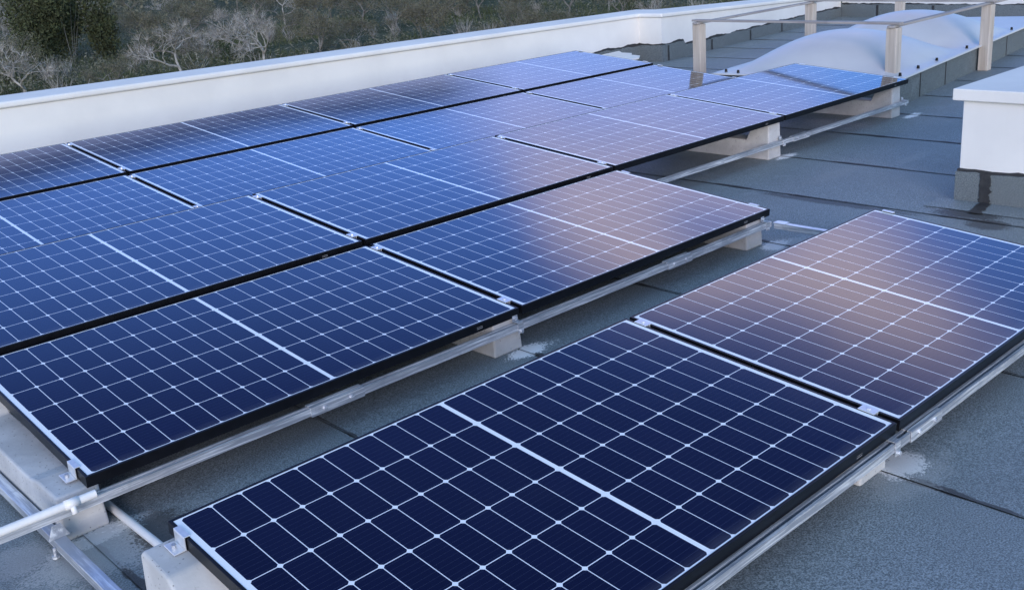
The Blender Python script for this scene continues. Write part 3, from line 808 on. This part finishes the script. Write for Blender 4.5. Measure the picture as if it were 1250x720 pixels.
shr = {'grey': [make_shrub(71 + i, 1.3, 1.3, M_OLV, 'shrub', 800, .10) for i in range(3)], 'dry': [make_shrub(81 + i, 1.0, 1.5, M_DRY, 'shrub', 420, .08, 46) for i in range(3)], 'dark': [make_shrub(91 + i, 1.4, 1.5, M_DARK, 'shrub', 1100, .12, 8) for i in range(2)]}
used = set(); vr = random.Random(77)
def place(pool, k, px, dist, s, label, cat, group):
    pr_ = pool[k % len(pool)]
    if pr_.name in used: o = copy_tree(pr_)
    else: o = pr_; used.add(pr_.name)
    o.location = at(px, dist); o.rotation_euler = (0, 0, vr.uniform(0, 6.28)); o.scale = (s * vr.uniform(.9, 1.1), s * vr.uniform(.9, 1.1), s * vr.uniform(.92, 1.08))
    tag(o, label, cat, group)
TG = 'olive trees in the field beyond the parapet'
place(protos['bare'], 0, 218, 57, 1.05, 'bare grey olive tree with a forked pale trunk, left of centre beyond the parapet', 'tree', TG)
place(protos['bare'], 1, 20, 55, 1.0, 'sprawling pale bare olive tree at the far left edge above the parapet', 'tree', TG)
place(protos['bare'], 2, 320, 62, 1.0, 'bare olive tree with pale branches right of the forked bare tree', 'tree', TG)
place(protos['dark'], 0, 86, 78, .92, 'tall dark green leafy tree at the top left corner', 'tree', 'dense leafy trees beyond the parapet')
place(protos['dark'], 1, 92, 86, 1.0, 'dark green leafy tree partly behind the tall one at the top left corner', 'tree', 'dense leafy trees beyond the parapet')
place(protos['thin'], 0, 130, 56, .62, 'small twiggy grey tree between the dark leafy tree and the parapet', 'tree', TG)
place(protos['thin'], 1, 400, 64, .95, 'thin grey-green olive tree above the middle of the parapet', 'tree', TG)
NEAR = 'thin grey-green olive tree among many in the scrub beyond the parapet'
k = 0
for dist, n, s in ((70, 15, .85), (86, 17, .95), (104, 18, 1.05), (126, 18, 1.15), (150, 18, 1.2)):
    for i in range(n):
        px = -40 + 900 * (i + vr.uniform(-.35, .35)) / n
        if dist < 90 and 30 < px < 130: continue
        kind = 'thin' if vr.random() < .68 else 'bare'
        lab = NEAR if kind == 'thin' else 'bare pale olive tree among many in the scrub beyond the parapet'
        place(protos[kind], k, px, dist * vr.uniform(.93, 1.07), s * vr.uniform(.8, 1.15), lab, 'tree', TG); k += 1
for i in range(120):
    dist = 42 + 50 * vr.random() ** 1.3; px = vr.uniform(-30, 900)
    kind = vr.choice(('grey', 'grey', 'dry', 'dry', 'dark'))
    lab = {'grey': 'low grey-green shrub in the scrub beyond the parapet', 'dry': 'dry twiggy shrub in the scrub beyond the parapet', 'dark': 'low dark green shrub in the scrub beyond the parapet'}[kind]
    place(shr[kind], i, px, dist, vr.uniform(.55, 1.1), lab, 'shrub', 'shrubs in the scrub beyond the parapet')
def brush():
    rnd = random.Random(28)
    for nm, mat, n, lab, d0, d1 in (('brush', M_OLV, 1500, 'grey-green low brush covering the field between the trees', 52, 190), ('dry_brush', M_DRY, 900, 'pale dry brush scattered over the field between the trees', 50, 150)):
        mb = MB()
        for i in range(n):
            dist = d0 + (d1 - d0) * rnd.random() ** 1.2; px = rnd.uniform(-70, 920); x, y, z = at(px, dist)
            if mnoise.noise(Vector((x * .07, y * .07, 2.0 if nm == 'brush' else 9.0))) < -.18: continue
            r = rnd.uniform(.5, 1.5); h = rnd.uniform(.4, 1.5)
            for _ in range(46):
                q = Vector((x + rnd.gauss(0, .5) * r, y + rnd.gauss(0, .5) * r, z + abs(rnd.gauss(.1, .45)) * h))
                a = Vector((rnd.gauss(0,1), rnd.gauss(0,1), rnd.gauss(.8,1))).normalized(); b = a.orthogonal().normalized()
                l_ = rnd.uniform(.12, .35); w_ = .16 if nm == 'brush' else .05
                mb.bm.faces.new([mb.bm.verts.new(t) for t in (q, q + a * l_ * .5 + b * l_ * w_, q + a * l_, q + a * l_ * .5 - b * l_ * w_)])
        o = mb.build(nm, mat); tag(o, lab, 'brush', kind='stuff')
brush()
def far_wood():
    rnd = random.Random(8); mb = MB()
    for i in range(700):
        dist = rnd.uniform(150, 330); px = rnd.uniform(-80, 950); x, y, z = at(px, dist)
        r = rnd.uniform(1.5, 3.2); h = rnd.uniform(2.2, 5.0)
        for _ in range(70):
            v = Vector((rnd.gauss(0,1), rnd.gauss(0,1), rnd.gauss(0,1))).normalized() * rnd.uniform(.6, 1.05)
            q = Vector((x + v.x * r, y + v.y * r, z + h * .55 + v.z * h * .5))
            a = Vector((rnd.gauss(0,1), rnd.gauss(0,1), rnd.gauss(0,1))).normalized(); b = a.orthogonal().normalized()
            l_ = rnd.uniform(.3, .8)
            mb.bm.faces.new([mb.bm.verts.new(t) for t in (q, q + a * l_ * .5 + b * l_ * .3, q + a * l_, q + a * l_ * .5 - b * l_ * .3)])
    o = mb.build('far_wood', M_OLV); tag(o, 'far grey-green olive wood closing the view at the top of the photo', 'wood', kind='stuff')
far_wood()
def grass():
    rnd = random.Random(18); mb = MB()
    for i in range(15000):
        dist = 40 + 60 * rnd.random() ** 1.4; px = rnd.uniform(-60, 900); x, y, z = at(px, dist); z += .06
        if mnoise.noise(Vector((x * .12, y * .12, 5))) < -.12: continue
        tall = rnd.uniform(.25, .6) * (1.8 if rnd.random() < .12 else 1)
        for _ in range(3):
            a = rnd.uniform(0, 6.28); w_ = .02 + .015 * rnd.random(); px_, py_ = x + rnd.gauss(0, .25), y + rnd.gauss(0, .25)
            mb.bm.faces.new([mb.bm.verts.new(t) for t in ((px_ - w_ * math.cos(a), py_ - w_ * math.sin(a), z), (px_ + w_ * math.cos(a), py_ + w_ * math.sin(a), z), (px_ + rnd.gauss(0, .15), py_ + rnd.gauss(0, .15), z + tall))])
    o = mb.build('grass', M_GRASS); tag(o, 'wild grass between the shrubs beyond the parapet', 'grass', kind='stuff')
grass()
for pool in list(protos.values()) + list(shr.values()):
    for p_ in pool:
        if p_.name not in used:
            for c_ in list(p_.children): bpy.data.objects.remove(c_)
            bpy.data.objects.remove(p_)
